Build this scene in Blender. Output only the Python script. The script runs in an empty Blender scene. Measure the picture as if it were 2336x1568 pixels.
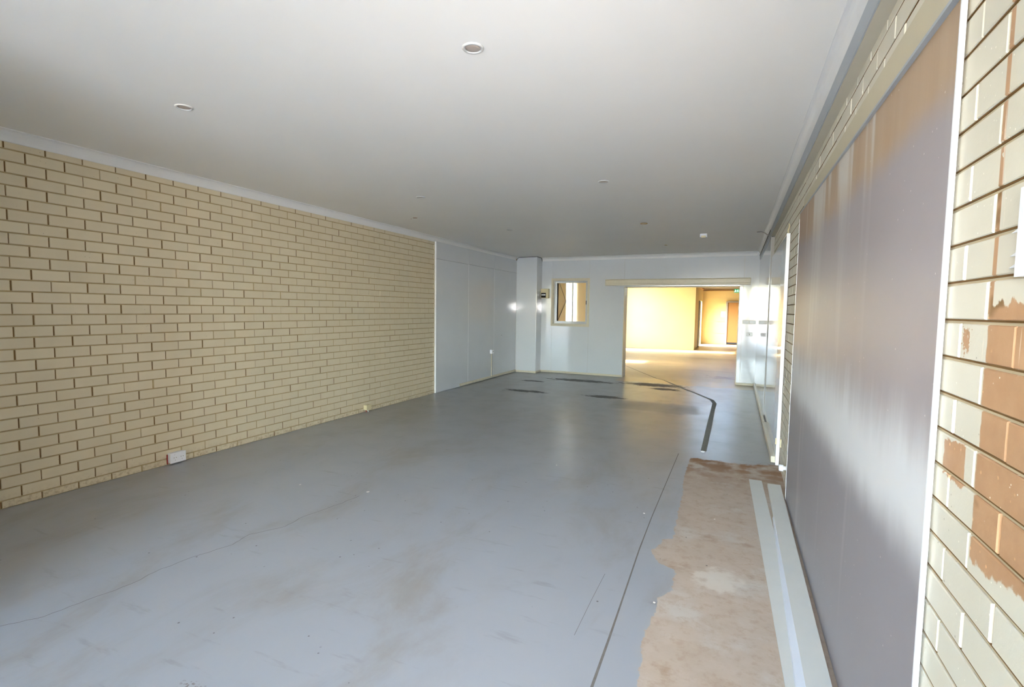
import bpy, bmesh, math, random
from mathutils import Vector, Matrix
random.seed(7)
S = bpy.context.scene
COL = S.collection

# ------------------------------------------------------------------ camera
F_PX, YAW, PITCH, ROLL, CAM_Z = 1141.6, .4187, -.0686, .0138, 1.5277
fw = Vector((-math.sin(YAW)*math.cos(PITCH), math.cos(YAW)*math.cos(PITCH), math.sin(PITCH)))
rt = Vector((math.cos(YAW), math.sin(YAW), 0)); up = rt.cross(fw)
r2 = math.cos(ROLL)*rt + math.sin(ROLL)*up; u2 = -math.sin(ROLL)*rt + math.cos(ROLL)*up
cam = bpy.data.cameras.new('camera'); camo = bpy.data.objects.new('camera', cam); COL.objects.link(camo)
camo.matrix_world = Matrix(((r2.x, u2.x, -fw.x, 0), (r2.y, u2.y, -fw.y, 0), (r2.z, u2.z, -fw.z, CAM_Z), (0, 0, 0, 1)))
cam.sensor_fit = 'HORIZONTAL'; cam.sensor_width = 36; cam.lens = 36*F_PX/2336; cam.clip_start = .02; cam.clip_end = 500
S.camera = camo

# ------------------------------------------------------------------ sky, sun, flash, exposure
SUN_EL, SUN_HEAD = math.radians(30), math.radians(8)
SUN_DIR = Vector((math.cos(SUN_EL)*math.cos(SUN_HEAD), math.cos(SUN_EL)*math.sin(SUN_HEAD), -math.sin(SUN_EL)))
w = bpy.data.worlds.new('sky'); S.world = w; w.use_nodes = True
nt = w.node_tree; bg = nt.nodes['Background']
sky = nt.nodes.new('ShaderNodeTexSky'); sky.sky_type = 'NISHITA'; sky.sun_disc = False
sky.sun_elevation = SUN_EL; sky.sun_rotation = math.atan2(-SUN_DIR.x, -SUN_DIR.y); sky.air_density = 1.0; sky.dust_density = 1.0
nt.links.new(sky.outputs[0], bg.inputs[0]); bg.inputs[1].default_value = 4.5
sun = bpy.data.lights.new('sun', 'SUN'); sun.energy = 14; sun.angle = math.radians(.55); sun.color = (1, .90, .74)
suno = bpy.data.objects.new('sun', sun); COL.objects.link(suno)
suno.rotation_euler = SUN_DIR.to_track_quat('-Z', 'Y').to_euler()
fl = bpy.data.lights.new('camera_flash', 'SPOT'); fl.energy = 116; fl.shadow_soft_size = .03; fl.color = (1, .97, .95)
fl.spot_size = math.radians(106); fl.spot_blend = 1.0
flo = bpy.data.objects.new('camera_flash', fl); COL.objects.link(flo); flo.location = (0, .02, CAM_Z+.11)
flo.rotation_euler = fw.to_track_quat('-Z', 'Y').to_euler()
S.view_settings.view_transform = 'Standard'; S.view_settings.look = 'None'
S.view_settings.gamma = 1; S.view_settings.use_curve_mapping = False
S.view_settings.exposure = 1.38
S.cycles.use_denoising = True
S.cycles.max_bounces = 14; S.cycles.diffuse_bounces = 8; S.cycles.glossy_bounces = 6; S.cycles.transmission_bounces = 8

# ------------------------------------------------------------------ node helpers
def srgb(r, g, b):
    f = lambda c: (c/255/12.92) if c/255 <= .04045 else ((c/255+.055)/1.055)**2.4
    return (f(r), f(g), f(b), 1)
class G:
    """small wrapper for building a node graph from arithmetic"""
    def __init__(s, name):
        s.m = bpy.data.materials.new(name); s.m.use_nodes = True
        s.t = s.m.node_tree; s.b = s.t.nodes['Principled BSDF']
        geo = s.t.nodes.new('ShaderNodeNewGeometry'); sep = s.t.nodes.new('ShaderNodeSeparateXYZ')
        s.t.links.new(geo.outputs['Position'], sep.inputs[0])
        s.pos = geo.outputs['Position']; s.x, s.y, s.z = sep.outputs
    def put(s, sock, v):
        if isinstance(v, bpy.types.NodeSocket): s.t.links.new(v, sock)
        else: sock.default_value = v
    def op(s, o, a, b=0., c=0., clamp=False):
        n = s.t.nodes.new('ShaderNodeMath'); n.operation = o; n.use_clamp = clamp
        for i, v in enumerate((a, b, c)): s.put(n.inputs[i], v)
        return n.outputs[0]
    def add(s, a, b): return s.op('ADD', a, b)
    def sub(s, a, b): return s.op('SUBTRACT', a, b)
    def mul(s, a, b): return s.op('MULTIPLY', a, b)
    def mx(s, a, b): return s.op('MAXIMUM', a, b)
    def mn(s, a, b): return s.op('MINIMUM', a, b)
    def step(s, v, lo, hi):
        n = s.t.nodes.new('ShaderNodeMapRange'); n.interpolation_type = 'SMOOTHSTEP'
        s.put(n.inputs[0], v); n.inputs[1].default_value = min(lo, hi); n.inputs[2].default_value = max(lo, hi)
        n.inputs[3].default_value, n.inputs[4].default_value = (0, 1) if lo < hi else (1, 0)
        return n.outputs[0]
    def vec(s, a, b, c):
        n = s.t.nodes.new('ShaderNodeCombineXYZ')
        for i, v in enumerate((a, b, c)): s.put(n.inputs[i], v)
        return n.outputs[0]
    def scaled(s, sx, sy, sz):
        n = s.t.nodes.new('ShaderNodeVectorMath'); n.operation = 'MULTIPLY'
        s.put(n.inputs[0], s.pos); n.inputs[1].default_value = (sx, sy, sz); return n.outputs[0]
    def noise(s, scale, detail=3, rough=.55, v=None, dist=0):
        n = s.t.nodes.new('ShaderNodeTexNoise'); s.put(n.inputs['Vector'], v or s.pos)
        n.inputs['Scale'].default_value = scale; n.inputs['Detail'].default_value = detail
        n.inputs['Roughness'].default_value = rough; n.inputs['Distortion'].default_value = dist
        return n.outputs[0]
    def voro(s, scale, v=None):
        n = s.t.nodes.new('ShaderNodeTexVoronoi'); s.put(n.inputs['Vector'], v or s.pos)
        n.inputs['Scale'].default_value = scale; return n.outputs['Distance'], n.outputs['Color']
    def mix(s, f, a, b):
        n = s.t.nodes.new('ShaderNodeMix'); n.data_type = 'RGBA'
        s.put(n.inputs[0], f); s.put(n.inputs[6], a); s.put(n.inputs[7], b); return n.outputs[2]
    def bump(s, h, strength=.3, dist=.01):
        n = s.t.nodes.new('ShaderNodeBump'); n.inputs['Strength'].default_value = strength
        n.inputs['Distance'].default_value = dist; s.put(n.inputs['Height'], h)
        s.t.links.new(n.outputs[0], s.b.inputs['Normal'])
    def curve(s, v, pts, y0, y1, v0, v1):
        n = s.t.nodes.new('ShaderNodeFloatCurve'); c = n.mapping.curves[0]
        pts = sorted(((y-y0)/(y1-y0), (g-v0)/(v1-v0)) for y, g in pts)
        c.points[0].location = pts[0]; c.points[1].location = pts[-1]
        for p in pts[1:-1]: c.points.new(*p)
        for p in c.points: p.handle_type = 'VECTOR'
        n.mapping.update()
        s.put(n.inputs['Value'], s.mul(s.sub(v, y0), 1/(y1-y0)))
        return s.add(s.mul(n.outputs[0], v1-v0), v0)
    def ell(s, cx, cy, rx, ry, a=None, b=None):
        dx = s.mul(s.sub(a or s.x, cx), 1/rx); dy = s.mul(s.sub(b or s.y, cy), 1/ry)
        return s.sub(1, s.op('SQRT', s.add(s.mul(dx, dx), s.mul(dy, dy))))
    def box(s, a, a0, a1, b, b0, b1, soft=.006):
        r = s.mul(s.step(a, a0-soft, a0+soft), s.step(a, a1+soft, a1-soft))
        return s.mul(r, s.mul(s.step(b, b0-soft, b0+soft), s.step(b, b1+soft, b1-soft)))
    def end(s, col, rough=.5, metal=0., spec=.5, **k):
        s.put(s.b.inputs['Base Color'], col); s.put(s.b.inputs['Roughness'], rough)
        s.put(s.b.inputs['Metallic'], metal); s.put(s.b.inputs['Specular IOR Level'], spec)
        for n, v in k.items(): s.put(s.b.inputs[n.replace('_', ' ')], v)
        return s.m
def plain(name, c, rough=.5, metal=0., spec=.5, var=.06, nscale=14, **k):
    g = G(name); c = srgb(*c)
    d = tuple(x*(1-var) for x in c[:3])+(1,); l = tuple(min(1, x*(1+var)) for x in c[:3])+(1,)
    return g.end(g.mix(g.noise(nscale, 4), d, l), rough, metal, spec, **k)

# ------------------------------------------------------------------ materials
def brick_mat(name, base, dark, peel=False, warm=None):
    g = G(name)
    oi = g.t.nodes.new('ShaderNodeObjectInfo')
    n = g.noise(6, 4); f = g.noise(90, 3)
    col = g.mix(n, srgb(*dark), srgb(*base))
    # grime hugging the floor line and a few drips and specks
    grime = g.mul(g.step(g.z, .13, .0), g.step(g.noise(40, 5), .42, .68))
    col = g.mix(g.mul(grime, .5), col, srgb(140, 112, 74))
    d, _ = g.voro(26); sp = g.mul(g.step(d, .09, .05), g.step(g.noise(3, 2), .52, .6))
    col = g.mix(g.mul(sp, .55), col, srgb(110, 92, 66))
    rough = .55
    if peel:
        e = g.mul(g.sub(g.noise(38, 4), .5), .05); e2 = g.mul(g.sub(g.noise(24, 5, .6, g.scaled(1, 1, .7)), .5), .09)
        Y = g.add(g.y, g.mul(e, .25)); Z = g.add(g.z, e)
        low = g.add(1.035, g.mul(g.step(g.y, 1.25, 1.0), .03))
        zone = g.mul(g.step(Y, 1.292, 1.286), g.mul(g.step(g.sub(Z, low), -.004, .004), g.step(g.add(g.z, e2), 1.555, 1.548)))
        strip = g.mul(g.box(g.y, 1.274, 1.291, g.z, 1.53, 2.6, .002), g.step(g.noise(40, 2), .25, .3))
        patch = g.mul(g.box(Y, 1.345, 1.462, Z, 1.157, 1.246, .002), 1.)
        blob = g.step(g.add(g.ell(1.388, 1.475, .022, .03, g.y, g.z), g.mul(g.sub(g.noise(70, 5, .7), .5), 4.5)), .15, .25)
        pm = g.mx(g.mx(zone, strip), g.mx(patch, blob))
        clay = g.mix(g.noise(16, 5), srgb(166, 126, 92), srgb(194, 156, 120))
        clay = g.mix(g.step(g.noise(5, 3, .6, g.scaled(1, 1, 1.4)), .58, .66), clay, srgb(128, 96, 56))
        dd, _ = g.voro(34); clay = g.mix(g.mul(g.mul(g.step(dd, .16, .08), g.step(g.noise(9, 2), .5, .56)), .8), clay, srgb(226, 178, 132))
        d3, _ = g.voro(13); clay = g.mix(g.mul(g.step(d3, .07, .04), .9), clay, srgb(60, 92, 84))
        col = g.mix(pm, col, clay)
        d2, _ = g.voro(48); col = g.mix(g.mul(g.mul(g.step(d2, .12, .06), g.step(g.noise(7, 2), .52, .58)), g.step(g.y, 2.2, 1.7)), col, srgb(238, 232, 218))
        drip = g.mul(g.step(g.noise(60, 2, .5, g.scaled(1, 1, .06)), .70, .76), g.step(g.y, 2.2, 1.7))
        col = g.mix(g.mul(drip, .6), col, srgb(240, 226, 206))
    g.bump(g.add(g.mul(f, .5), n), .22, .004)
    hsv = g.t.nodes.new('ShaderNodeHueSaturation'); g.put(hsv.inputs['Color'], col)
    g.put(hsv.inputs['Value'], g.add(.965, g.mul(oi.outputs['Random'], .07)))
    return g.end(hsv.outputs[0], rough, 0, .35)
M = {}
M['brick_l'] = brick_mat('cream_painted_brick', (218, 206, 180), (208, 195, 166))
M['brick_r'] = brick_mat('worn_painted_brick', (213, 208, 194), (204, 198, 181), True)
g = G('dusty_mortar'); M['mortar'] = g.end(g.mix(g.noise(9, 5), srgb(150, 130, 92), srgb(190, 172, 132)), .9, 0, .2)
g = G('perpend_dirt'); M['perpend'] = g.end(g.mix(g.noise(11, 4), srgb(82, 54, 26), srgb(132, 104, 66)), .95, 0, .1)  # dark brown standing in for shade inside the brick joints
g = G('right_mortar'); M['mortar_r'] = g.end(g.mix(g.noise(9, 5), srgb(168, 152, 124), srgb(198, 184, 158)), .9, 0, .2)
g = G('ceiling_paint'); g.bump(g.noise(120, 2), .04, .002)
M['ceiling'] = g.end(g.mix(g.noise(1.3, 3), srgb(234, 232, 228), srgb(239, 237, 234)), .6, 0, .3)
M['cornice'] = plain('cornice_paint', (226, 226, 226), .45, var=.02)
g = G('glossy_laminate')
n = g.noise(1.3, 2); g.bump(n, .04, .010)
M['lam'] = g.end(g.mix(g.noise(2.5, 3), srgb(208, 212, 217), srgb(214, 218, 223)), g.add(.068, g.mul(g.noise(3, 3), .02)), 0, .85)
g = G('mirror_gloss_laminate'); g.bump(g.noise(1.1, 2), .03, .006)
M['lam_r'] = g.end(g.mix(g.noise(2.5, 3), srgb(186, 194, 200), srgb(196, 202, 207)), .07, 0, .9)
M['lam_edge'] = plain('laminate_edge', (232, 234, 238), .35, var=.02)
M['cream'] = plain('cream_gloss_trim', (212, 204, 182), .35, var=.07, nscale=20)
M['white'] = plain('white_plastic', (232, 234, 240), .35, var=.02)
M['creamp'] = plain('cream_plastic', (214, 202, 164), .4, var=.04)
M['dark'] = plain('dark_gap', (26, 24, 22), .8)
M['alu'] = plain('mill_aluminium', (176, 178, 180), .35, 1., var=.05)
M['steel'] = plain('grey_painted_steel', (160, 168, 176), .4, var=.05)
M['tan'] = plain('weathered_tan_paint', (196, 180, 140), .6, var=.08)
M['soffit'] = plain('grey_beige_soffit', (186, 181, 166), .6, var=.04)
M['brown'] = plain('varnished_brown_door', (150, 108, 56), .45, var=.12, nscale=5)
M['grey'] = plain('grey_door_frame', (150, 146, 140), .5)
M['ink'] = plain('blue_black_door', (28, 30, 38), .4)
M['paper'] = plain('paper_sheet', (232, 228, 222), .8, var=.01)
M['red'] = plain('red_cable', (150, 50, 40), .5)
M['brass'] = plain('brass_rim', (206, 168, 106), .25, 1.)
M['concrete_out'] = plain('outdoor_concrete', (196, 184, 166), .9, var=.15, nscale=2)
M['roofdark'] = plain('dark_roof_lining', (112, 100, 82), .8)  # unseen surfaces darkened to cut bounce light in the rear room
M['roof'] = plain('awning_steel', (190, 188, 182), .6)
g = G('back_room_cream'); M['bcream'] = g.end(g.mix(g.noise(1.4, 4), srgb(204, 180, 124), srgb(212, 190, 134)), .6, 0, .3)
M['rim'] = plain('downlight_rim', (198, 198, 197), .4, var=.02)
M['btan'] = plain('pale_side_wall', (234, 222, 190), .6, var=.03)
M['frost'] = plain('downlight_diffuser', (176, 164, 154), .3, var=.02)
def glass(name, rough):
    g = G(name)
    if rough: g.bump(g.noise(70, 3), .5, .004)
    g.b.inputs['Transmission Weight'].default_value = 1; g.b.inputs['IOR'].default_value = 1.02 if not rough else 1.12
    return g.end((.93, .95, .92, 1), rough)
M['glass'] = glass('clear_glass', 0.); M['obscure'] = glass('obscured_glass', .12)
g = G('exit_green'); M['exit'] = g.end(srgb(20, 110, 70), .4, Emission_Color=srgb(10, 120, 70), Emission_Strength=.5)
g = G('exit_white'); M['exitw'] = g.end(srgb(220, 255, 235), .4, Emission_Color=srgb(190, 255, 225), Emission_Strength=1.2)

# painted concrete floor
g = G('painted_concrete_floor')
v = g.scaled(1, .45, 1)
paint = g.mix(g.noise(.8, 4, .6), srgb(150, 154, 160), srgb(163, 167, 173))
dirt = g.step(g.noise(1.5, 6, .65, g.scaled(1, .5, 1), .4), .47, .72)
paint = g.mix(g.mul(dirt, .6), paint, srgb(136, 130, 120))
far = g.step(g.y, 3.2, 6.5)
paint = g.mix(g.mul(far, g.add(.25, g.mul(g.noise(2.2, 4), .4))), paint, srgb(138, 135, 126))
streak = g.step(g.noise(5, 4, .6, g.scaled(.5, 2.4, 1)), .60, .74)
paint = g.mix(g.mul(streak, .3), paint, srgb(112, 108, 102))
bare = g.mix(g.noise(7, 6, .65, g.scaled(.8, 1.1, 1)), srgb(166, 148, 130), srgb(194, 180, 166))
bare = g.mix(g.step(g.noise(2.6, 5, .6), .50, .70), bare, srgb(190, 182, 172))
bare = g.mix(g.mul(g.step(g.noise(16, 6, .7), .48, .66), .4), bare, srgb(160, 134, 108))
bare = g.mix(g.mul(g.step(g.noise(4, 6, .7, g.scaled(.8, 1.1, 1)), .56, .7), .5), bare, srgb(146, 118, 90))
bare = g.mix(g.mul(g.step(g.y, 4.4, 5.5), g.step(g.noise(6, 4), .35, .6)), bare, srgb(146, 108, 74))
bare = g.mix(g.mul(g.step(g.add(g.ell(-.02, 3.0, .2, .22), g.mul(g.sub(g.noise(9, 3), .5), 1.4)), .25, .6), .8), bare, srgb(206, 198, 186))
bound = [(5.9, -.36), (5.466, -.371), (4.779, -.375), (4.311, -.34), (3.824, -.335), (3.434, -.324), (3.40, -.389), (3.298, -.391), (3.211, -.434),
         (3.05, -.368), (3.03, -.266), (2.796, -.254), (2.672, -.319), (2.527, -.31), (2.362, -.337), (2.142, -.314), (1.98, -.305), (1.0, -.33), (0, -.3)]
gx = g.curve(g.y, bound, 0, 6, -.6, 0)
ex = g.mul(g.sub(g.noise(16, 5, .65), .5), .07)
bm_ = g.mul(g.step(g.sub(g.add(g.x, ex), gx), -.003, .003), g.step(g.add(g.y, g.add(g.mul(ex, 3), g.mul(g.step(g.x, .1, .45), -.12))), 5.50, 5.44))
col = g.mix(bm_, paint, bare)
# tan floor and painted-in golden reflection by the doorway, and dark lifted patches
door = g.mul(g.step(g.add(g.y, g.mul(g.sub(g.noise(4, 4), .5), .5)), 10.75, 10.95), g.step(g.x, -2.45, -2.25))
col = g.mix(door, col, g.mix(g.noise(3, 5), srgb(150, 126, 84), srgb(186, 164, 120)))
st = None
for cx, cy, rx, ry in ((-3.55, 8.6, .6, .16), (-3.0, 10.45, 1.0, .24), (-2.05, 8.68, .5, .17), (-1.5, 10.6, .85, .34), (-1.2, 10.1, .4, .2), (-3.9, 9.9, .35, .12)):
    e_ = g.ell(cx, cy, rx, ry); st = e_ if st is None else g.mx(st, e_)
st = g.step(g.add(st, g.mul(g.sub(g.noise(7, 6, .7, g.scaled(.7, 2.2, 1)), .5), 2.2)), .22, .42)
col = g.mix(g.mul(st, .85), col, srgb(58, 54, 50))
d, c_ = g.voro(9); spk = g.mul(g.step(d, .06, .04), g.step(g.noise(2.1, 1), .46, .52))
col = g.mix(g.mul(spk, .8), col, srgb(66, 60, 54))
dsp, _ = g.voro(80)
dots = g.mul(g.mx(g.step(g.add(g.ell(-1.93, 1.21, .09, .07), g.mul(g.sub(g.noise(20, 3), .5), 1.5)), .2, .6), g.step(g.add(g.ell(-1.52, 1.33, .06, .06), g.mul(g.sub(g.noise(20, 3), .5), 1.5)), .3, .7)), g.step(dsp, .5, .3))
col = g.mix(g.mul(dots, .7), col, srgb(104, 92, 78))
rough = g.add(.285, g.add(g.mul(bm_, .35), g.mul(g.op('MAXIMUM', g.sub(g.noise(3, 4), .45), 0.), .3)))
bar = g.box(g.add(g.x, g.mul(ex, 2)), -1.8, -.47, g.add(g.y, g.mul(g.sub(g.noise(3, 4), .5), .5)), 7.75, 8.5, .07)
rough = g.add(rough, g.add(g.mul(bar, .09), g.mul(st, .3)))
col = g.mix(g.mul(bar, .15), col, srgb(116, 122, 128))
g.bump(g.noise(2.2, 2), .03, .02)
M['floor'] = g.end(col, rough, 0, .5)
g = G('back_floor_concrete')
col = g.mix(g.noise(1.6, 6, .6, g.scaled(.5, 1.2, 1)), srgb(164, 142, 104), srgb(196, 176, 138))
col = g.mix(g.mul(g.step(g.add(g.ell(-.2, 12.6, .8, .5), g.mul(g.sub(g.noise(4, 5), .5), 2.4)), .4, .8), .7), col, srgb(128, 84, 44))
col = g.mix(g.mul(g.step(g.noise(.9, 4, .6, g.scaled(.4, 1, 1)), .52, .68), .5), col, srgb(136, 108, 70))
M['bfloor'] = g.end(col, .38, 0, .5)
g = G('dark_cement_fill'); M['chase'] = g.end(g.mix(g.noise(30, 4), srgb(112, 113, 110), srgb(150, 150, 144)), .8, 0, .2)
g = G('joint_dirt'); M['joint'] = g.end(g.mix(g.noise(20, 4), srgb(98, 92, 86), srgb(132, 128, 122)), .9, 0, .2)

# water-stained wall sheet
g = G('stained_sheet')
nz = g.noise(3.2, 4, .6, g.scaled(1, 1, .5)); vs = g.noise(7, 4, .6, g.scaled(1, 1, .09)); vs2 = g.noise(3, 3, .55, g.scaled(1, 1, .10))
Z = g.add(g.z, g.mul(g.sub(nz, .5), .16))
base = g.mix(g.noise(1.2, 4), srgb(150, 141, 144), srgb(164, 158, 162))
lower = g.mix(g.noise(2, 4), srgb(140, 136, 142), srgb(150, 147, 152))
col = g.mix(g.step(g.z, 1.1, .9), base, lower)
col = g.mix(g.mul(g.step(vs2, .52, .66), .55), col, srgb(186, 184, 184))
tan = g.mix(vs, srgb(158, 126, 88), srgb(186, 164, 138))
col = g.mix(g.mul(g.step(Z, 1.98, 2.12), .9), col, tan)
hi = g.mul(g.step(Z, 1.93, 2.18), g.step(vs2, .53, .60)); col = g.mix(g.mul(hi, .8), col, srgb(206, 204, 200))
band = g.mul(g.step(Z, .80, 1.0), g.step(g.add(Z, g.mul(g.sub(vs, .5), .22)), 1.33, 1.06))
col = g.mix(g.mul(band, .92), col, srgb(216, 217, 220))
d, _ = g.voro(18); col = g.mix(g.mul(g.step(d, .06, .04), .6), col, srgb(226, 222, 216))
pinkish = g.mul(g.step(g.y, 3.7, 4.4), g.step(g.z, 1.2, 1.5)); col = g.mix(g.mul(pinkish, .35), col, srgb(150, 120, 104))
M['stain'] = g.end(col, g.add(.42, g.mul(band, .2)), 0, .4)
M['lintel'] = plain('cream_timber_lintel', (194, 185, 160), .5, var=.05, nscale=6)
M['lip'] = plain('blue_white_lip', (206, 212, 222), .35, var=.03)  # pale strip colour with the sky's bluish tint painted in
M['strip'] = plain('grey_white_cover_strip', (206, 207, 202), .45, var=.05, nscale=9)

# ------------------------------------------------------------------ mesh helpers
def B(bm, x0, x1, y0, y1, z0, z1):
    vs = [bm.verts.new((x, y, z)) for z in (z0, z1) for y in (y0, y1) for x in (x0, x1)]
    for f in ((0, 2, 3, 1), (4, 5, 7, 6), (0, 1, 5, 4), (2, 6, 7, 3), (0, 4, 6, 2), (1, 3, 7, 5)): bm.faces.new([vs[i] for i in f])
def boxes(*bs):
    bm = bmesh.new()
    for b in bs: B(bm, *b)
    return bm
def bbox(b, bev=.003, seg=2):
    bm = boxes(b); bmesh.ops.bevel(bm, geom=list(bm.edges), offset=bev, segments=seg, affect='EDGES', profile=.6)
    return bm
def prism(pts, axis, a0, a1):
    """closed 2-D outline extruded along an axis; pts are the two other coordinates in xyz order"""
    bm = bmesh.new(); n = len(pts)
    def P(p, a): return (a, p[0], p[1]) if axis == 'x' else (p[0], a, p[1]) if axis == 'y' else (p[0], p[1], a)
    A = [bm.verts.new(P(p, a0)) for p in pts]; C = [bm.verts.new(P(p, a1)) for p in pts]
    bm.faces.new(A); bm.faces.new(C[::-1])
    for i in range(n): bm.faces.new((A[i], C[i], C[(i+1) % n], A[(i+1) % n]))
    bmesh.ops.recalc_face_normals(bm, faces=list(bm.faces)); return bm
def lathe(prof, seg, c):
    bm = bmesh.new(); R = []
    for r, z in prof: R.append([bm.verts.new((c[0]+r*math.cos(2*math.pi*i/seg), c[1]+r*math.sin(2*math.pi*i/seg), c[2]+z)) for i in range(seg)])
    for a, b in zip(R, R[1:]):
        for i in range(seg): bm.faces.new((a[i], a[(i+1) % seg], b[(i+1) % seg], b[i]))
    bm.faces.new(R[0]); bm.faces.new(R[-1][::-1])
    bmesh.ops.recalc_face_normals(bm, faces=list(bm.faces)); return bm
def tube(pts, r, seg=8):
    bm = bmesh.new(); rings = []
    pts = [Vector(p) for p in pts]
    for i, p in enumerate(pts):
        t = (pts[min(i+1, len(pts)-1)]-pts[max(i-1, 0)]).normalized()
        a = t.orthogonal().normalized(); b = t.cross(a)
        if rings and prev.dot(a) < 0: a, b = -a, -b
        if rings:
            a = (prev-t*prev.dot(t)).normalized(); b = t.cross(a)
        prev = a
        rings.append([bm.verts.new(p+r*(math.cos(2*math.pi*k/seg)*a+math.sin(2*math.pi*k/seg)*b)) for k in range(seg)])
    for A, C in zip(rings, rings[1:]):
        for k in range(seg): bm.faces.new((A[k], A[(k+1) % seg], C[(k+1) % seg], C[k]))
    bm.faces.new(rings[0][::-1]); bm.faces.new(rings[-1]); return bm
def ribbon(pts, wd, z):
    """flat strip on the floor; wd = width or list of widths"""
    bm = bmesh.new(); rows = []; P = [Vector((p[0], p[1], z)) for p in pts]
    for i, p in enumerate(P):
        t = (P[min(i+1, len(P)-1)]-P[max(i-1, 0)]).normalized(); nrm = Vector((-t.y, t.x, 0))
        h = (wd[i] if isinstance(wd, (list, tuple)) else wd)/2
        rows.append((bm.verts.new(p-nrm*h), bm.verts.new(p+nrm*h)))
    for a, b in zip(rows, rows[1:]): bm.faces.new((a[0], b[0], b[1], a[1]))
    bmesh.ops.recalc_face_normals(bm, faces=list(bm.faces))
    if bm.faces[:][0].normal.z < 0: bmesh.ops.reverse_faces(bm, faces=list(bm.faces))
    return bm
def obj(name, bm, mat, parent=None, smooth=False, **props):
    me = bpy.data.meshes.new(name)
    if isinstance(bm, bmesh.types.BMesh):
        if parent is not None:
            off = parent.location.copy(); q = parent.parent
            while q is not None: off += q.location; q = q.parent
            bmesh.ops.translate(bm, verts=list(bm.verts), vec=-off)
        bm.to_mesh(me); bm.free()
    me.materials.append(M[mat] if isinstance(mat, str) else mat)
    if smooth: me.polygons.foreach_set('use_smooth', [True]*len(me.polygons))
    o = bpy.data.objects.new(name, me); COL.objects.link(o); o.parent = parent
    for k, v_ in props.items(): o[k] = v_
    return o
def struct(name, bm, mat, label=None, parent=None, **k):
    o = obj(name, bm, mat, parent, **k); o['kind'] = 'structure'
    if label: o['label'] = label
    return o
def thing(name, loc, label, cat, group=None):
    o = bpy.data.objects.new(name, None); COL.objects.link(o); o.location = loc; o.empty_display_size = .05
    o['label'] = label; o['category'] = cat
    if group: o['group'] = group
    return o
def solo(name, bm, mat, label, cat, group=None, smooth=False):
    """one-mesh thing with its origin at its base"""
    vs = [v_.co for v_ in bm.verts]; lo = [min(c[i] for c in vs) for i in range(3)]; hi = [max(c[i] for c in vs) for i in range(3)]
    base = Vector(((lo[0]+hi[0])/2, (lo[1]+hi[1])/2, lo[2])); bmesh.ops.translate(bm, verts=list(bm.verts), vec=-base)
    o = obj(name, bm, mat, None, smooth); o.location = base; o['label'] = label; o['category'] = cat
    if group: o['group'] = group
    return o

# ------------------------------------------------------------------ room dimensions
XL, XR, YB, YF, ZC = -4.886, .457, 11.47, -4.2, 2.775
BY2 = YB+.33                      # rear face of the dividing wall
DX0, DX1, DZ = -2.335, .06, 2.07  # doorway
WX0, WX1, WZ0, WZ1 = -4.03, -3.18, 1.185, 2.23  # hatch window hole
FX0, FX1, FZ = -2.2, .35, 2.7   # shopfront opening behind the camera

# floor, ground, ceiling
floor = struct('floor', boxes((XL-.3, XR+.3, YF-.25, BY2-.15, -.15, 0)), 'floor', 'blue grey painted concrete floor with a bare brown strip')
struct('floor_back_room', boxes((-4.9, 1.6, BY2-.15, 26.1, -.15, 0)), 'bfloor', 'bare tan concrete floor of the rear room')
struct('ground_outside', boxes((-60, 50, -60, 80, -.3, -.16)), 'concrete_out', 'pale concrete ground outside the building')
ceil = struct('ceiling', boxes((XL-.3, XR+.3, YF-.25, BY2, ZC, ZC+.25)), 'ceiling', 'flat white painted plaster ceiling')
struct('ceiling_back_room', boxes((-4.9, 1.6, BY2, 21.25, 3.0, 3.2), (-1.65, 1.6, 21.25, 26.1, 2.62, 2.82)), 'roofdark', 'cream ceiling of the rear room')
obj('joint_line', ribbon([(-.472, 1.906), (-.478, 2.241), (-.483, 2.446), (-.503, 3.179), (-.508, 3.73), (-.5, 5.579)], [.012, .011, .009, .008, .006, .006], .0006), 'joint', floor)
obj('joint_line', ribbon([(-.46, -.8), (-.472, 1.906)], .012, .0006), 'joint', floor)
obj('joint_line', ribbon([(-.632, 2.187), (-.634, 2.5), (-.632, 2.793)], .0022, .0006), 'joint', floor)
ck = [(-3.109, 1.092), (-3.017, 1.217), (-2.99, 1.384), (-2.954, 1.57), (-2.976, 1.696), (-2.944, 1.902), (-2.879, 2.115), (-2.905, 2.262), (-2.795, 2.45), (-2.813, 2.621), (-2.745, 2.947), (-2.717, 3.167)]
fine = []
for a, b in zip(ck, ck[1:]):
    for t in range(5): fine.append((a[0]+(b[0]-a[0])*t/5+random.uniform(-.006, .006), a[1]+(b[1]-a[1])*t/5))
obj('hairline_crack', ribbon(fine, .0035, .0006), 'joint', floor)
cl = [(-.260, 5.80), (-.262, 7.2), (-.264, 8.39), (-.26, 8.94), (-.318, 9.28), (-.62, 9.895), (-.84, 10.29), (-1.178, 10.989)]
obj('filled_chase', ribbon(cl, [.06, .066, .06, .072, .07, .055, .05, .05], .0008), 'chase', floor)
obj('filled_chase', ribbon([(-1.178, 10.989), (-1.4, 11.45), (-1.579, 11.65)], [.05, .03, .025], .0008), 'chase', floor)
obj('joint_line', ribbon([(-1.579, 11.65), (-2.706, 13.879), (-3.4, 15.2)], .022, .0010), 'joint', floor)
obj('pipe_cap', lathe([(.021, 0), (.021, .006), (.016, .008)], 20, (-.268, 5.765, 0)), 'white', floor, label='small white round cap in the floor')

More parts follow.
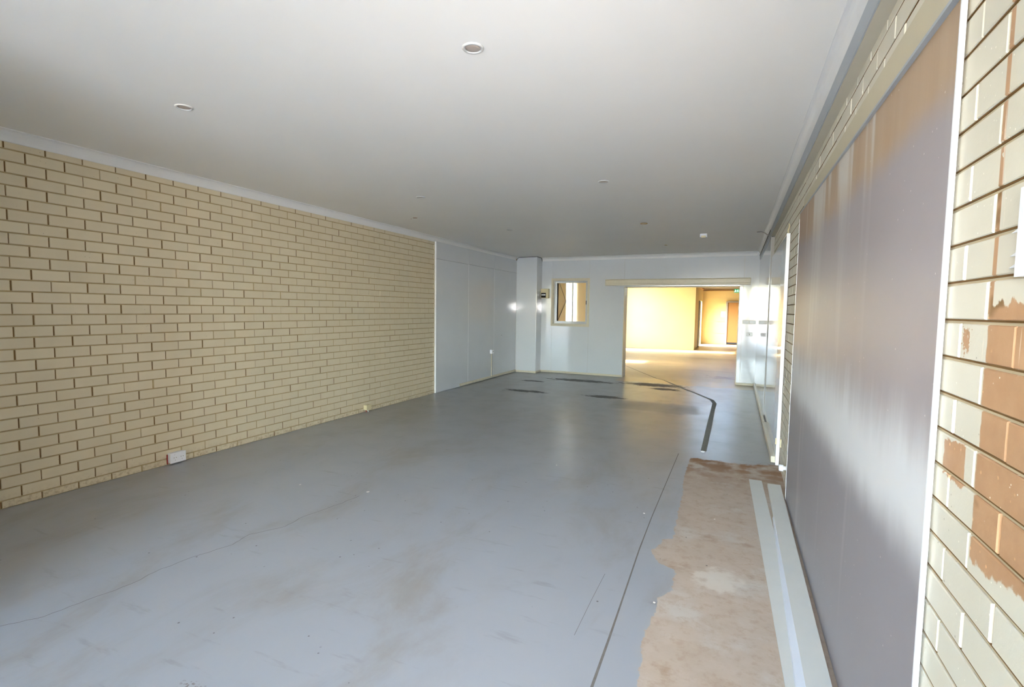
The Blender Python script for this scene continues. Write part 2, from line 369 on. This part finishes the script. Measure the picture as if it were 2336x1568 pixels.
# ------------------------------------------------------------------ brick walls
BL, BH, BD = .230, .076, .028
def brick_bm(ly, lz, d=BD, ch=.0022, bm=None, org=(0, 0, 0), sgn=1):
    """chamfered brick seen from +x*sgn; back at x=0, face at x=sgn*d; y,z from 0"""
    own = bm is None
    bm = bm or bmesh.new(); X, Y, Z = org
    def ring(x, i): return [bm.verts.new((X+sgn*x, Y+a, Z+b)) for a, b in ((i, i), (ly-i, i), (ly-i, lz-i), (i, lz-i))]
    r0, r1, r2_ = ring(0, 0), ring(d-ch, 0), ring(d, ch)
    for A, C in ((r0, r1), (r1, r2_)):
        for k in range(4):
            f = [A[k], A[(k+1) % 4], C[(k+1) % 4], C[k]]; bm.faces.new(f if sgn > 0 else f[::-1])
    bm.faces.new(r2_ if sgn > 0 else r2_[::-1])
    return bm
mesh_cache = {}
def brick_obj(ly, lz, mat, loc, parent, sgn):
    key = (round(ly, 3), round(lz, 3), mat, sgn)
    if key not in mesh_cache:
        me = bpy.data.meshes.new('brick'); b = brick_bm(ly, lz, sgn=sgn); b.to_mesh(me); b.free(); me.materials.append(M[mat]); mesh_cache[key] = me
    o = bpy.data.objects.new('brick', mesh_cache[key]); COL.objects.link(o); o.parent = parent; o.location = loc
    return o
def layout(y0, y1, zb0, zoff, head0, head1, z0, z1):
    """bricks (y, z, ly, lz) of a running bond between y0..y1 and z0..z1"""
    out = []; k0 = int(math.floor((z0-zoff)/.086))-1
    for k in range(k0, k0+60):
        a = zoff+.086*k+.005; b = a+BH
        a, b = max(a, z0), min(b, z1)
        if b-a < .012: continue
        h = (head0 if k % 2 == 0 else head1); i = math.floor((y0-h)/.24)-1
        while h+.24*i < y1:
            p = h+.24*i+.005; q = p+BL; p, q = max(p, y0), min(q, y1)
            if q-p > .02: out.append((p, a, q-p, b-a))
            i += 1
    return out
# left wall
wl = struct('wall_left', boxes((XL-.3, XL-.006, YF-.25, BY2, -.15, ZC+.02)), 'mortar', 'long cream painted brick wall')
lay = layout(YF, 7.60, 0, .06, 1.882, 1.882+.12, .004, 2.74)
lay = [(p+random.uniform(-.003, .003) if l > .2 else p, a, l, hh) for p, a, l, hh in lay]
vis = sorted([b for b in lay if b[0]+b[2] > 1.76], key=lambda b: b[0]); near, rest = vis[:296], vis[296:]+[b for b in lay if b[0]+b[2] <= 1.76]
for p, a, l, hh in near: brick_obj(l, hh, 'brick_l', (XL-BD+random.uniform(-.0012, .0012), p, a), wl, 1)
bm = bmesh.new()
for p, a, l, hh in rest: brick_bm(l, hh, bm=bm, org=(XL-BD+random.uniform(-.0012, .0012), p, a))
obj('brickwork', bm, 'brick_l', wl, kind='stuff')
bm = bmesh.new()   # dark strips painting the shade in open upright joints, fewer with distance
for p, a, l, hh in lay:
    if random.random() < 1.15-(p-1.5)*.22: B(bm, XL-.0075, XL-.0045, p-.0085, p-.0020, a+.002, a+hh-.001)
obj('open_joints', bm, 'perpend', wl, kind='stuff')
# right wall
wr = struct('wall_right', boxes((XR+.005, XR+.3, YF-.25, BY2, -.15, ZC+.02)), 'mortar_r', 'worn brick wall with peeling cream paint')
zo = .0524
rr = layout(YF, 1.52, 0, zo, 1.42, 1.30, .004, 2.70)
rr += layout(1.52, 4.555, 0, zo, 1.42, 1.30, 2.42, 2.70)
rr += layout(4.575, 5.56, 0, zo, 1.42, 1.30, .004, 2.70)
rr += layout(5.56, 7.94, 0, zo, 1.42, 1.30, 2.24, 2.70)
show = [b for b in rr if b[0]+b[2] > 1.02]; hid = [b for b in rr if b[0]+b[2] <= 1.02]
show.sort(key=lambda b: b[0])
for i, (p, a, l, hh) in enumerate(show[:299]): brick_obj(l, hh, 'brick_r', (XR+BD+random.uniform(-.0012, .0012), p, a), wr, -1)
bm = bmesh.new()
for p, a, l, hh in hid+show[299:]: brick_bm(l, hh, bm=bm, org=(XR+BD, p, a), sgn=-1)
obj('brickwork', bm, 'brick_r', wr, kind='stuff')
bm = bmesh.new()   # dark strip painting the shadow line under every course, where the wall is bare
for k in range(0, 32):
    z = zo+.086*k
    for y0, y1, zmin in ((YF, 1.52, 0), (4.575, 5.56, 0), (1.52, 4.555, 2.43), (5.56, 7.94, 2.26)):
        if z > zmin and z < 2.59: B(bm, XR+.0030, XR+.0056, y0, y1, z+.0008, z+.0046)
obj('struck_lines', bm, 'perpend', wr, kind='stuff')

# front wall with the open shopfront behind the camera
struct('wall_front', boxes((XL-.3, FX0, YF-.25, YF, -.15, 3.0), (FX1, XR+.3, YF-.25, YF, -.15, 3.0), (FX0, FX1, YF-.25, YF, FZ, 3.0)), 'brick_l', 'front wall around the open shopfront')

struct('wall_nib', boxes((XL-.05, -3.0, .12, .32, -.1, ZC+.02)), 'brick_l', 'short nib wall beside the shop entry')  # added out of view, keeps shopfront daylight off the near left bricks

# dividing wall with doorway and window holes
core0 = YB+.006
bm = boxes((XL-.3, WX0, core0, BY2, -.15, 3.2), (WX0, WX1, core0, BY2, -.15, WZ0), (WX0, WX1, core0, BY2, WZ1, 3.2), (WX1, DX0, core0, BY2, -.15, 3.2),
           (DX0, DX1, core0, BY2, DZ, 3.2), (DX1, 1.6, core0, BY2, -.15, 3.2))
wb = struct('wall_back', bm, 'tan', 'far wall lined with pale glossy sheets around window and doorway')
def sheet(x0, x1, z0, z1): obj('lining_sheet', bbox((x0+.0012, x1-.0012, YB, core0+.004, z0+.0012, z1-.0012), .0008, 1), 'lam', wb)
sheet(-4.335, WX0-.03, .0, ZC); sheet(WX0-.03, WX1+.03, WZ1, ZC); sheet(WX0-.03, WX1+.03, 0, WZ0); sheet(WX1+.03, DX0, 0, ZC)
sheet(DX0, DX1+.072, DZ, ZC); sheet(DX1, DX1+.072, 0, DZ); sheet(DX1+.072, .43, 0, ZC)
obj('jamb_lining', boxes((DX0, DX0+.012, YB+.001, BY2, 0, DZ)), 'cream', wb)
obj('jamb_lining', boxes((DX1-.012, DX1, YB+.001, BY2, 0, DZ)), 'cream', wb)
obj('head_lining', boxes((DX0+.012, DX1-.012, YB+.001, BY2, DZ-.012, DZ)), 'cream', wb)

# pillar in the corner
pil = struct('wall_pillar', bbox((-4.858, -4.332, 11.13, YB+.004, 0, ZC-.004), .004), 'lam', 'boxed corner pillar in pale glossy sheet')
seg = [(-4.862, 11.127, 2.69), (-4.85, 11.127, 2.715), (-4.828, 11.127, 2.745), (-4.80, 11.127, 2.766), (-4.332, 11.127, 2.770)]
obj('scribe_gap', tube(seg, .006, 6), 'dark', pil)
obj('scribe_gap', tube([(-4.329, 11.128, 2.770), (-4.329, 11.40, 2.766), (-4.329, 11.43, 2.745), (-4.329, 11.455, 2.715), (-4.329, 11.468, 2.69)], .006, 6), 'dark', pil)

# glossy sheets on the far part of the left wall
for y0, y1 in ((7.585, 8.76), (8.763, 9.92), (9.923, 11.13)):
    for z0, z1 in ((.004, 2.396), (2.399, 2.70)):
        obj('lining_sheet', bbox((XL-.012, XL+.028, y0, y1, z0, z1), .0012, 1), 'lam', wl)
for y in (8.7615, 9.9215):
    obj('joint_strip', bbox((XL+.028, XL+.030, y-.006, y+.006, .05, 2.40), .0006, 1), 'lam_edge', wl)
obj('edge_strip', bbox((XL-.01, XL+.030, 7.578, 7.586, .004, 2.70), .001, 1), 'lam_edge', wl)
obj('screw_hole', bbox((XL+.0275, XL+.0295, 10.31, 10.335, .926, .936), .0005, 1), 'dark', wl)
# glossy sheets on the far part of the right wall
LX = .412
wrl = struct('wall_lining_right', boxes((LX+.004, XR+.009, 7.9425, YB, .004, 2.585)), 'grey', 'mirror glossy grey sheets lining the far right wall')
for y0, y1 in ((7.942, 9.13), (9.133, 10.33), (10.333, YB)):
    obj('lining_sheet', bbox((LX, LX+.005, y0, y1, .004, 2.59), .0010, 1), 'lam_r', wrl)

# skirtings
def skirt(name, prof_boxes, label):
    bm = bmesh.new()
    for b in prof_boxes:
        t = bbox(b, .006, 2); me = bpy.data.meshes.new('t'); t.to_mesh(me); t.free(); bm.from_mesh(me); bpy.data.meshes.remove(me)
    return struct(name, bm, 'cream', label)
skirt('baseboard_left', [(XL+.026, XL+.046, 8.43, 11.125, .012, .062)], 'low cream skirting under the left glossy sheets')
skirt('baseboard_back', [(-4.332, DX0-.004, YB-.016, YB+.002, .004, .05)], 'low cream skirting under the window wall')
skirt('baseboard_pillar', [(-4.836, -4.315, 11.114, 11.131, .004, .05), (-4.333, -4.317, 11.13, YB-.016, .004, .05)], 'low cream skirting around the pillar')
skirt('baseboard_jamb', [(DX1, LX-.02, YB-.016, YB+.002, .004, .05)], 'low skirting beside the doorway')
skirt('baseboard_right', [(LX-.022, LX+.004, 7.42, YB-.018, .004, .075), (LX-.026, LX+.02, 5.66, 7.415, .004, .07)], 'cream skirting along the right glossy sheets')

# cornices and steel beam
def cove(sx):  # outline from the wall: (offset, z)
    pts = [(0, 2.69), (.006, 2.69)]
    for i in range(7):
        a = math.pi/2*i/6; pts.append((.010+.046*(1-math.cos(a)), 2.694+.074*math.sin(a)))
    pts += [(.062, 2.768), (.062, ZC+.002), (0, ZC+.002)]
    return pts
struct('trim_1', prism([(XL-.004+o, z) for o, z in cove(1)], 'y', YF, 11.128), 'cornice', 'white coved cornice above the long brick wall')
struct('trim_2', prism([(YB+.002-o, z) for o, z in cove(1)], 'x', -4.326, .36), 'cornice', 'white coved cornice above the window wall')
struct('trim_3', prism([(.418-o, z) for o, z in cove(1)], 'y', YF, YB-.03), 'cornice', 'white coved cornice above the steel beam')
bmz = prism([(.402, 2.595), (XR+.012, 2.595), (XR+.012, 2.70), (.412, 2.70), (.402, 2.688)], 'y', YF, 11.38)
beam = struct('trim_4', bmz, 'steel', 'grey steel beam along the top of the right wall')
obj('soffit_plate', boxes((.408, XR+.004, YF, 7.9, 2.589, 2.5955)), 'soffit', beam)
obj('shadow_gap', boxes((.398, .4035, 7.95, 11.38, 2.672, 2.690)), 'dark', beam)  # plain dark strips along the beam edges
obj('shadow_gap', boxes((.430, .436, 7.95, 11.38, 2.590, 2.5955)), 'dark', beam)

# ------------------------------------------------------------------ rear room
wbl = struct('wall_back_room_left', boxes((-4.9, -4.66, BY2, 14.42, -.15, 3.2), (-4.9, -4.66, 15.42, 19.24, -.15, 3.2), (-4.9, -4.66, 20.36, 21.25, -.15, 3.2),
             (-4.9, -4.66, 14.42, 15.42, 2.72, 3.2), (-4.9, -4.66, 19.24, 20.36, 2.86, 3.2)), 'btan', 'tan side wall of the rear room with open doorways')
for p in (((-4.652, 13.2, 2.75), (-4.652, 14.40, 1.77)), ((-4.652, 13.2, .85), (-4.652, 14.40, 1.80))):
    obj('brace_rod', tube(p, .008, 6), 'grey', wbl)
struct('awning_side', boxes((-7.12, -4.9, 13.2, 17.2, 2.75, 2.83)), 'roof', 'side awning over the rear doorway')  # added out of view to shorten the sun patch inside the doorway
struct('side_fence', boxes((-8.7, -8.6, 11, 30, -.16, 2.1)), 'roofdark', 'steel boundary fence beside the rear room')  # added out of view to hold back low sky light
struct('wall_back_room_end', boxes((-4.9, -1.46, 21.04, 21.25, -.15, 3.2)), 'bcream', 'cream end wall seen through the doorway')
ws = struct('wall_corridor_side', boxes((-1.66, -1.46, 21.25, 23.95, -.15, 2.82), (-1.66, -1.46, 25.2, 26.1, -.15, 2.82), (-1.66, -1.46, 23.95, 25.2, 2.02, 2.82)), 'bcream', 'cream corridor wall with a dark door')
struct('door_2', bbox((-1.462, -1.43, 23.0, 23.93, .01, 2.0), .004), 'ink', 'blue black door on the corridor wall')
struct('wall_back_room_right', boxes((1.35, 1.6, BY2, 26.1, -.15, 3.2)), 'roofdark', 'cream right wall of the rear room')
we = struct('wall_corridor_end', boxes((-1.66, 1.6, 25.74, 26.1, -.15, 2.82)), 'tan', 'cream panelled end wall of the corridor')
for z0, z1 in ((0, .504), (.504, 1.068), (1.068, 1.63), (1.63, 2.191), (2.191, 2.53)):
    if z1 < 2.2: obj('wall_panel', boxes((-1.46, -.43, 25.725, 25.742, z0+.006, z1-.006)), 'bcream', we)
    else: obj('wall_panel', boxes((-1.46, 1.3, 25.725, 25.742, z0+.006, z1-.006)), 'bcream', we)
obj('wall_panel', boxes((-.43, 1.3, 25.725, 25.742, 2.03, 2.185)), 'bcream', we)
obj('ceiling_strip', bbox((-1.46, 1.3, 25.69, 25.742, 2.53, 2.56), .004), 'brown', we)
struct('trim_5', bbox((-1.475, -1.40, 21.04, 25.7, 2.56, 2.625), .01), 'brown', 'brown timber strip along the corridor ceiling')
dr = thing('door_3', (.06, 25.70, 0), 'varnished brown door in a grey frame at the corridor end', 'door'); dr['kind'] = 'structure'; del dr['category']
obj('door_leaf', bbox((-.345, .47, 25.69, 25.73, .012, 1.975), .003), 'brown', dr)
obj('door_frame', boxes((-.43, -.35, 25.66, 25.742, 0, 2.03), (.475, .555, 25.66, 25.742, 0, 2.03), (-.35, .475, 25.66, 25.742, 1.98, 2.03)), 'grey', dr)
obj('kick_plate', boxes((-.34, .465, 25.684, 25.6895, .02, .10)), 'ink', dr)
solo('notice_sheet', boxes((-.63, -.44, 25.718, 25.722, 1.285, 1.555)), 'paper', 'white paper notice on the corridor wall by the brown door', 'notice')
ex_ = thing('exit_sign', (.07, 25.70, 2.44), 'green running man exit sign on the corridor end wall', 'sign')
obj('housing', bbox((-.105, .30, 25.66, 25.72, 2.44, 2.605), .006), 'exit', ex_)
obj('running_man', boxes((-.075, -.035, 25.6565, 25.6605, 2.49, 2.54), (-.068, -.046, 25.6565, 25.6605, 2.553, 2.576), (-.095, -.07, 25.6565, 25.6605, 2.465, 2.488), (-.036, -.015, 25.6565, 25.6605, 2.465, 2.498), (-.035, -.01, 25.6565, 25.6605, 2.532, 2.545)), 'exitw', ex_)
tc = bpy.data.curves.new('t', 'FONT'); tc.body = 'EXIT'; tc.size = .135; tc.extrude = .002
to = bpy.data.objects.new('t', tc); COL.objects.link(to); bpy.context.view_layer.update()
me = bpy.data.meshes.new_from_object(to.evaluated_get(bpy.context.evaluated_depsgraph_get())); bpy.data.objects.remove(to)
me.transform(Matrix.Translation((.015, 25.658, 2.475)) @ Matrix.Rotation(math.pi/2, 4, 'X'))
bm = bmesh.new(); bm.from_mesh(me); obj('lettering', bm, 'exitw', ex_); bpy.data.meshes.remove(me)

# ------------------------------------------------------------------ doorway pelmet, window, switchboard, switches
pe = thing('door_pelmet', (-1.25, YB-.05, 2.09), 'long cream pelmet with rounded ribs above the wide doorway', 'pelmet')
obj('fascia', bbox((-2.755, .262, YB-.075, YB-.001, 2.095, 2.238), .008, 3), 'cream', pe)
obj('rib', tube([(-2.755, YB-.073, 2.222), (.262, YB-.073, 2.222)], .009, 8), 'cream', pe)
obj('rib', tube([(-2.755, YB-.073, 2.135), (.262, YB-.073, 2.135)], .007, 8), 'cream', pe)
obj('track', bbox((-2.30, .06, YB-.06, YB-.012, 2.072, 2.096), .004), 'alu', pe)
wi = struct('window_1', boxes((-4.078, WX0, YB-.018, YB-.0005, 1.137, 2.276), (WX1, -3.133, YB-.018, YB-.0005, 1.137, 2.276),
            (WX0, WX1, YB-.018, YB-.0005, 1.137, WZ0), (WX0, WX1, YB-.018, YB-.0005, WZ1, 2.276)), 'cream', 'small sliding window with cream architrave')
obj('reveal', boxes((WX0, WX0+.012, YB, BY2, WZ0, WZ1), (WX1-.012, WX1, YB, BY2, WZ0, WZ1), (WX0+.012, WX1-.012, YB, BY2, WZ0, WZ0+.012), (WX0+.012, WX1-.012, YB, BY2, WZ1-.012, WZ1)), 'cream', wi)
a0, a1, c0, c1 = WX0+.012, WX1-.012, WZ0+.012, WZ1-.012
obj('window_frame', boxes((a0, a0+.03, YB+.05, YB+.12, c0, c1), (a1-.03, a1, YB+.05, YB+.12, c0, c1), (a0+.03, a1-.03, YB+.05, YB+.12, c0, c0+.035), (a0+.03, a1-.03, YB+.05, YB+.12, c1-.03, c1)), 'alu', wi)
mx_ = -3.572
for nm, x0, x1, y, gm in (('sash', a0+.03, mx_+.012, YB+.09, 'glass'), ('sash', mx_-.012, a1-.03, YB+.062, 'obscure')):
    s_ = obj('sash', boxes((x0, x0+.022, y, y+.02, c0+.035, c1-.03), (x1-.022, x1, y, y+.02, c0+.035, c1-.03), (x0+.022, x1-.022, y, y+.02, c0+.035, c0+.06), (x0+.022, x1-.022, y, y+.02, c1-.05, c1-.03)), 'alu', wi)
    obj('pane', boxes((x0+.02, x1-.02, y+.008, y+.012, c0+.058, c1-.048)), gm, s_)
obj('latch', bbox((a1-.045, a1-.022, YB+.05, YB+.064, 1.66, 1.75), .003), 'dark', wi)
obj('shadow_channel', boxes((a0+.03, a0+.075, YB+.112, YB+.118, c0+.035, c1-.03)), 'dark', wi)
sb = thing('switchboard', (-4.22, YB-.04, 1.79), 'cream switchboard box with a dark window beside the pillar', 'switchboard')
obj('enclosure', bbox((-4.325, -4.125, YB-.085, YB, 1.80, 2.03), .012, 3), 'creamp', sb)
obj('breaker_window', bbox((-4.31, -4.19, YB-.090, YB-.084, 1.815, 1.93), .002), 'dark', sb)
obj('breaker_row', bbox((-4.30, -4.20, YB-.094, YB-.0895, 1.865, 1.90), .002), 'alu', sb)
def plate(x0, x1, z0, z1, label, n):
    t = thing('power_outlet' if n else 'wall_switch', ((x0+x1)/2, YB-.006, z0), label, 'outlet' if n else 'switch')
    obj('frame', bbox((x0, x1, YB-.006, YB, z0, z1), .002), 'grey', t)
    obj('faceplate', bbox((x0+.005, x1-.005, YB-.010, YB-.0055, z0+.005, z1-.005), .0015), 'lam_edge', t)
    for k in range(2 if not n else 1):
        cx = x0+(x1-x0)*((.3, .7)[k] if not n else .5); obj('rocker', bbox((cx-.008, cx+.008, YB-.014, YB-.0095, (z0+z1)/2-.012, (z0+z1)/2+.012), .0015), 'grey' if n else 'white', t)
plate(.140, .258, 1.287, 1.366, 'grey double switch plate nearer the doorway edge', 0)
plate(.264, .384, 1.287, 1.366, 'grey double switch plate nearer the corner with the mirror glossy sheets', 0)
plate(.220, .338, 1.035, 1.110, 'single grey outlet plate below the pair of switches', 1)

# ------------------------------------------------------------------ boards on the right wall
def board(name, y0, y1, z0, zt0, zt1, x0, x1, mat, label, edges):
    t = thing(name, ((x0+x1)/2, (y0+y1)/2, z0), label, 'wall board')
    obj('sheet', prism([(y0, z0), (y1, z0), (y1, zt1), (y0, zt0)], 'x', x0, x1), mat, t)
    for nm, b in edges: obj(nm, bbox(b, .0015, 2), 'lam_edge', t)
    return t
sbd = thing('stained_board', (XR-.015, 3.0, .018), 'large water stained grey sheet with a pale band, on the right brick wall', 'wall board')
bm = bmesh.new()
pl = [(.4435, 1.504), (.4525, 1.504), (.4525, 4.556), (.431, 4.556)]; tz = [2.255, 2.255, 2.305, 2.305]
lo_ = [bm.verts.new((x, y, .018)) for x, y in pl]; hi_ = [bm.verts.new((x, y, z)) for (x, y), z in zip(pl, tz)]
bm.faces.new(lo_[::-1]); bm.faces.new(hi_)
for i in range(4): bm.faces.new((lo_[i], lo_[(i+1) % 4], hi_[(i+1) % 4], hi_[i]))
bmesh.ops.recalc_face_normals(bm, faces=list(bm.faces)); obj('sheet', bm, 'stain', sbd)
obj('edge_trim', bbox((.441, .4525, 1.497, 1.506, .01, 2.585), .0015, 2), 'lam_edge', sbd)
obj('edge_trim', bbox((.4285, .4525, 4.554, 4.563, .01, 2.262), .0015, 2), 'lam_edge', sbd)
obj('drip_edge', prism([(1.508, 2.254), (4.553, 2.304), (4.553, 2.312), (1.508, 2.264)], 'x', .4285, .4525), 'steel', sbd)
lt = obj('lintel', prism([(1.52, 2.255), (4.553, 2.306), (4.553, 2.418), (1.52, 2.418)], 'x', XR-.003, XR+.012), 'lintel', wr)
obj('lintel_groove', prism([(1.52, 2.290), (4.553, 2.336), (4.553, 2.339), (1.52, 2.293)], 'x', XR-.0038, XR), 'joint', wr)
board('white_board', 5.565, 7.938, .02, 2.285, 2.285, XR-.032, XR-.0045, 'lam', 'clean pale sheet on the right wall beside the bare brick gap',
      [('edge_trim', (XR-.036, XR-.0045, 5.548, 5.567, .012, 2.295))])
solo('cable_end', tube([(XR-.022, 5.556, 2.296), (XR-.028, 5.548, 2.32), (XR-.018, 5.54, 2.35), (XR-.020, 5.545, 2.385)], .006, 8), 'creamp', 'short cream cable end sticking up above the clean pale sheet', 'cable', smooth=True)
cb = thing('cable_clip', (XR-.04, 5.52, .25), 'small cream clip on the lower edge of the clean pale sheet', 'clip')
obj('clip_body', bbox((XR-.046, XR-.034, 5.53, 5.556, .225, .285), .003), 'creamp', cb)
obj('clip_tab', bbox((XR-.012, XR+.002, 5.44, 5.47, .22, .30), .003), 'creamp', cb)
def xlathe(prof, c, seg=20):
    b = lathe(prof, seg, (0, 0, 0)); bmesh.ops.rotate(b, verts=list(b.verts), cent=(0, 0, 0), matrix=Matrix.Rotation(-math.pi/2, 3, 'Y'))
    bmesh.ops.translate(b, verts=list(b.verts), vec=c); return b
pp = thing('pipe_stub', (XR-.02, 4.90, .15), 'capped white plastic pipe stub low on the brick gap', 'pipe')
obj('pipe', xlathe([(.018, -.004), (.018, .05)], (XR, 4.92, .165)), 'white', pp, True)
obj('cap', xlathe([(.027, .02), (.028, .024), (.028, .05), (.024, .055)], (XR, 4.92, .165)), 'white', pp, True)
# louvred vent at the near edge
vn = thing('wall_vent', (XR-.01, 1.05, 1.595), 'white louvred vent on the peeling brick wall', 'vent')
obj('frame', boxes((XR-.020, XR-.0015, .93, 1.150, 1.595, 1.607), (XR-.020, XR-.0015, .93, 1.150, 1.735, 1.747), (XR-.020, XR-.0015, 1.136, 1.150, 1.607, 1.735), (XR-.020, XR-.0015, .93, .944, 1.607, 1.735)), 'white', vn)
for k in range(6):
    z = 1.612+.0205*k
    obj('slat', prism([(XR-.018, z), (XR-.014, z), (XR-.0015, z+.012), (XR-.0015, z+.016)], 'y', .943, 1.176 if k in (0, 1, 3) else 1.137), 'white', vn)

# ------------------------------------------------------------------ cover strips on the floor
def slab(quad, z0, z1):
    bm = bmesh.new(); a = [bm.verts.new((x, y, z0)) for x, y in quad]; b = [bm.verts.new((x, y, z1)) for x, y in quad]
    bm.faces.new(a[::-1]); bm.faces.new(b)
    for i in range(4): bm.faces.new((a[i], a[(i+1) % 4], b[(i+1) % 4], b[i]))
    bmesh.ops.recalc_face_normals(bm, faces=list(bm.faces)); return bm
solo('cover_strip', slab([(.282, .9), (.385, .9), (.277, 4.987), (.173, 4.982)], .001, .007), 'strip', 'flat pale cover strip lying on the bare floor, further from the wall', 'cover strip')
ch = thing('channel_strip', (.36, 2.8, .007), 'pale folded channel strip lying on the floor against the stained sheet', 'cover strip')
obj('top_face', slab([(.318, .9), (.413, .9), (.416, 4.84), (.316, 4.835)], .032, .036), 'strip', ch)
fb = bmesh.new()
q1 = [fb.verts.new(c) for c in ((.262, .9, .0085), (.318, .9, .034), (.3165, 4.09, .034), (.3095, 4.09, .0085))]
q2 = [fb.verts.new((v_.co.x+.001, v_.co.y, v_.co.z-.0012)) for v_ in q1]
fb.faces.new(q1); fb.faces.new(q2[::-1])
for i in range(4): fb.faces.new((q1[i], q2[i], q2[(i+1) % 4], q1[(i+1) % 4]))
bmesh.ops.recalc_face_normals(fb, faces=list(fb.faces)); obj('folded_lip', fb, 'lip', ch)
obj('side_flange', slab([(.318, .9), (.322, .9), (.320, 4.835), (.316, 4.835)], .007, .032), 'strip', ch)
obj('side_flange', slab([(.409, .9), (.413, .9), (.416, 4.84), (.412, 4.84)], .007, .032), 'strip', ch)

# ------------------------------------------------------------------ outlets on the left side
so = thing('double_outlet', (XL+.02, 3.0, .02), 'white double power outlet box at the foot of the brick wall', 'outlet')
obj('mounting_box', bbox((XL, XL+.045, 2.945, 3.085, .020, .112), .004), 'white', so)
obj('faceplate', bbox((XL+.044, XL+.053, 2.942, 3.088, .017, .115), .003), 'white', so)
for y in (2.985, 3.05):
    for dy, dz, ry in ((-.010, .012, .003), (.010, .012, .003), (0, -.012, .002)):
        obj('pin_slot', boxes((XL+.0525, XL+.0538, y+dy-ry, y+dy+ry, .055+dz-.004, .055+dz+.004)), 'grey', so)
    obj('rocker', bbox((XL+.0525, XL+.057, y-.006, y+.006, .088, .104), .001), 'white', so)
obj('cable', tube([(XL+.006, 2.94, .10), (XL+.012, 2.935, .06), (XL+.010, 2.938, .01)], .006, 6), 'red', so, True)
so = thing('cream_outlet', (XL+.02, 5.74, .03), 'single cream outlet box on the brick wall with loose wires', 'outlet')
obj('mounting_box', bbox((XL, XL+.06, 5.70, 5.79, .035, .105), .004), 'creamp', so)
obj('faceplate', bbox((XL+.059, XL+.066, 5.695, 5.795, .032, .110), .002), 'creamp', so)
for y in (5.72, 5.76): obj('cable', tube([(XL+.03, y, .036), (XL+.035, y-.005, .02), (XL+.04, y, .001)], .006, 6), 'red' if y < 5.73 else 'white', so, True)
so = thing('sheet_outlet', (XL+.05, 9.8, .54), 'white outlet box with conduit running down the left glossy sheets', 'outlet')
obj('mounting_box', bbox((XL+.028, XL+.085, 9.74, 9.83, .55, .635), .004), 'white', so)
obj('socket_slot', boxes((XL+.085, XL+.087, 9.77, 9.80, .59, .61)), 'grey', so)
obj('conduit', tube([(XL+.040, 9.80, .55), (XL+.040, 9.80, .03)], .011, 8), 'cream', so, True)
ws_ = thing('screw_cover', (XL+.04, 9.92, 1.72), 'tiny white screw cover on the left glossy sheets', 'screw cover')
obj('cover', xlathe([(.014, -.03), (.014, -.038), (.008, -.044)], (XL, 9.93, 1.735)), 'white', ws_)

# ------------------------------------------------------------------ ceiling fittings
def downlight(x, y, label, group, rim='rim'):
    t = thing('downlight', (x, y, ZC-.008), label, 'downlight', group)
    obj('rim', lathe([(.052, 0), (.052, -.003), (.048, -.007), (.040, -.007), (.037, -.003), (.037, 0)], 32, (x, y, ZC)), rim, t, True)
    obj('diffuser', lathe([(.0365, -.0005), (.0365, -.003), (.02, -.0045), (.004, -.005)], 32, (x, y, ZC)), 'frost', t, True)
for x, y in ((-3.238, 2.125), (-3.298, 4.824), (-3.294, 7.257)):
    downlight(x, y, 'white rimmed downlight in the ceiling row beside the long brick wall', 'downlights along the brick wall')
for x, y in ((-1.201, 2.19), (-1.222, 4.87)):
    downlight(x, y, 'white rimmed downlight in the ceiling row leading to the doorway', 'downlights leading to the doorway')
downlight(-1.248, 7.38, 'brass rimmed round downlight in the ceiling', None, 'brass')
solo('ceiling_plug', lathe([(.028, .002), (.028, -.006), (.02, -.010)], 20, (-1.252, 9.88, ZC)), 'tan', 'small tan round plug in the ceiling near the doorway', 'ceiling plug', smooth=True)
dt = thing('motion_sensor', (-.52, 8.68, ZC-.06), 'white boxy motion sensor on the ceiling', 'sensor')
obj('sensor_body', bbox((-.575, -.465, 8.64, 8.74, ZC-.055, ZC+.001), .008, 3), 'white', dt)
obj('sensor_lens', bbox((-.555, -.485, 8.632, 8.65, ZC-.064, ZC-.03), .006, 3), 'creamp', dt)
for pts in ([(-4.17, 5.90), (-4.13, 5.86), (-4.10, 5.875), (-4.085, 5.90), (-4.12, 5.925), (-4.15, 5.915)], [(-4.235, 5.93), (-4.21, 5.925), (-4.205, 5.94), (-4.225, 5.945)]):
    bm = bmesh.new(); bm.faces.new([bm.verts.new((x, y, ZC-.0006)) for x, y in pts]); obj('chipped_patch', bm, 'brown', ceil)
solo('cable_bracket', tube([(.395, 8.30, 2.655), (.355, 8.50, 2.72), (.315, 8.66, 2.765), (.25, 8.68, 2.768)], .006, 6), 'grey', 'bent metal wire bracket between steel beam and ceiling', 'bracket', smooth=True)

# small flakes on the floor
for x, y, s_ in ((-2.72, 3.22, .016), (-1.55, 4.6, .008), (-3.35, 3.1, .009), (-.33, 2.62, .007), (-.57, 3.78, .007), (-1.4, 1.33, .008), (-.08, 3.9, .006)):
    bm = bmesh.new(); n = 6
    top = [bm.verts.new((x+s_*random.uniform(.6, 1.2)*math.cos(2*math.pi*i/n), y+s_*random.uniform(.6, 1.2)*math.sin(2*math.pi*i/n), .001+random.uniform(.001, .003))) for i in range(n)]
    bot = [bm.verts.new((v_.co.x, v_.co.y, .0008)) for v_ in top]
    bm.faces.new(top); bm.faces.new(bot[::-1])
    for i in range(n): bm.faces.new((top[i], bot[i], bot[(i+1) % n], top[(i+1) % n]))
    bmesh.ops.recalc_face_normals(bm, faces=list(bm.faces))
    solo('paint_flake', bm, 'paper', 'tiny white paint flake lying on the floor', 'flake', 'paint flakes on the floor')
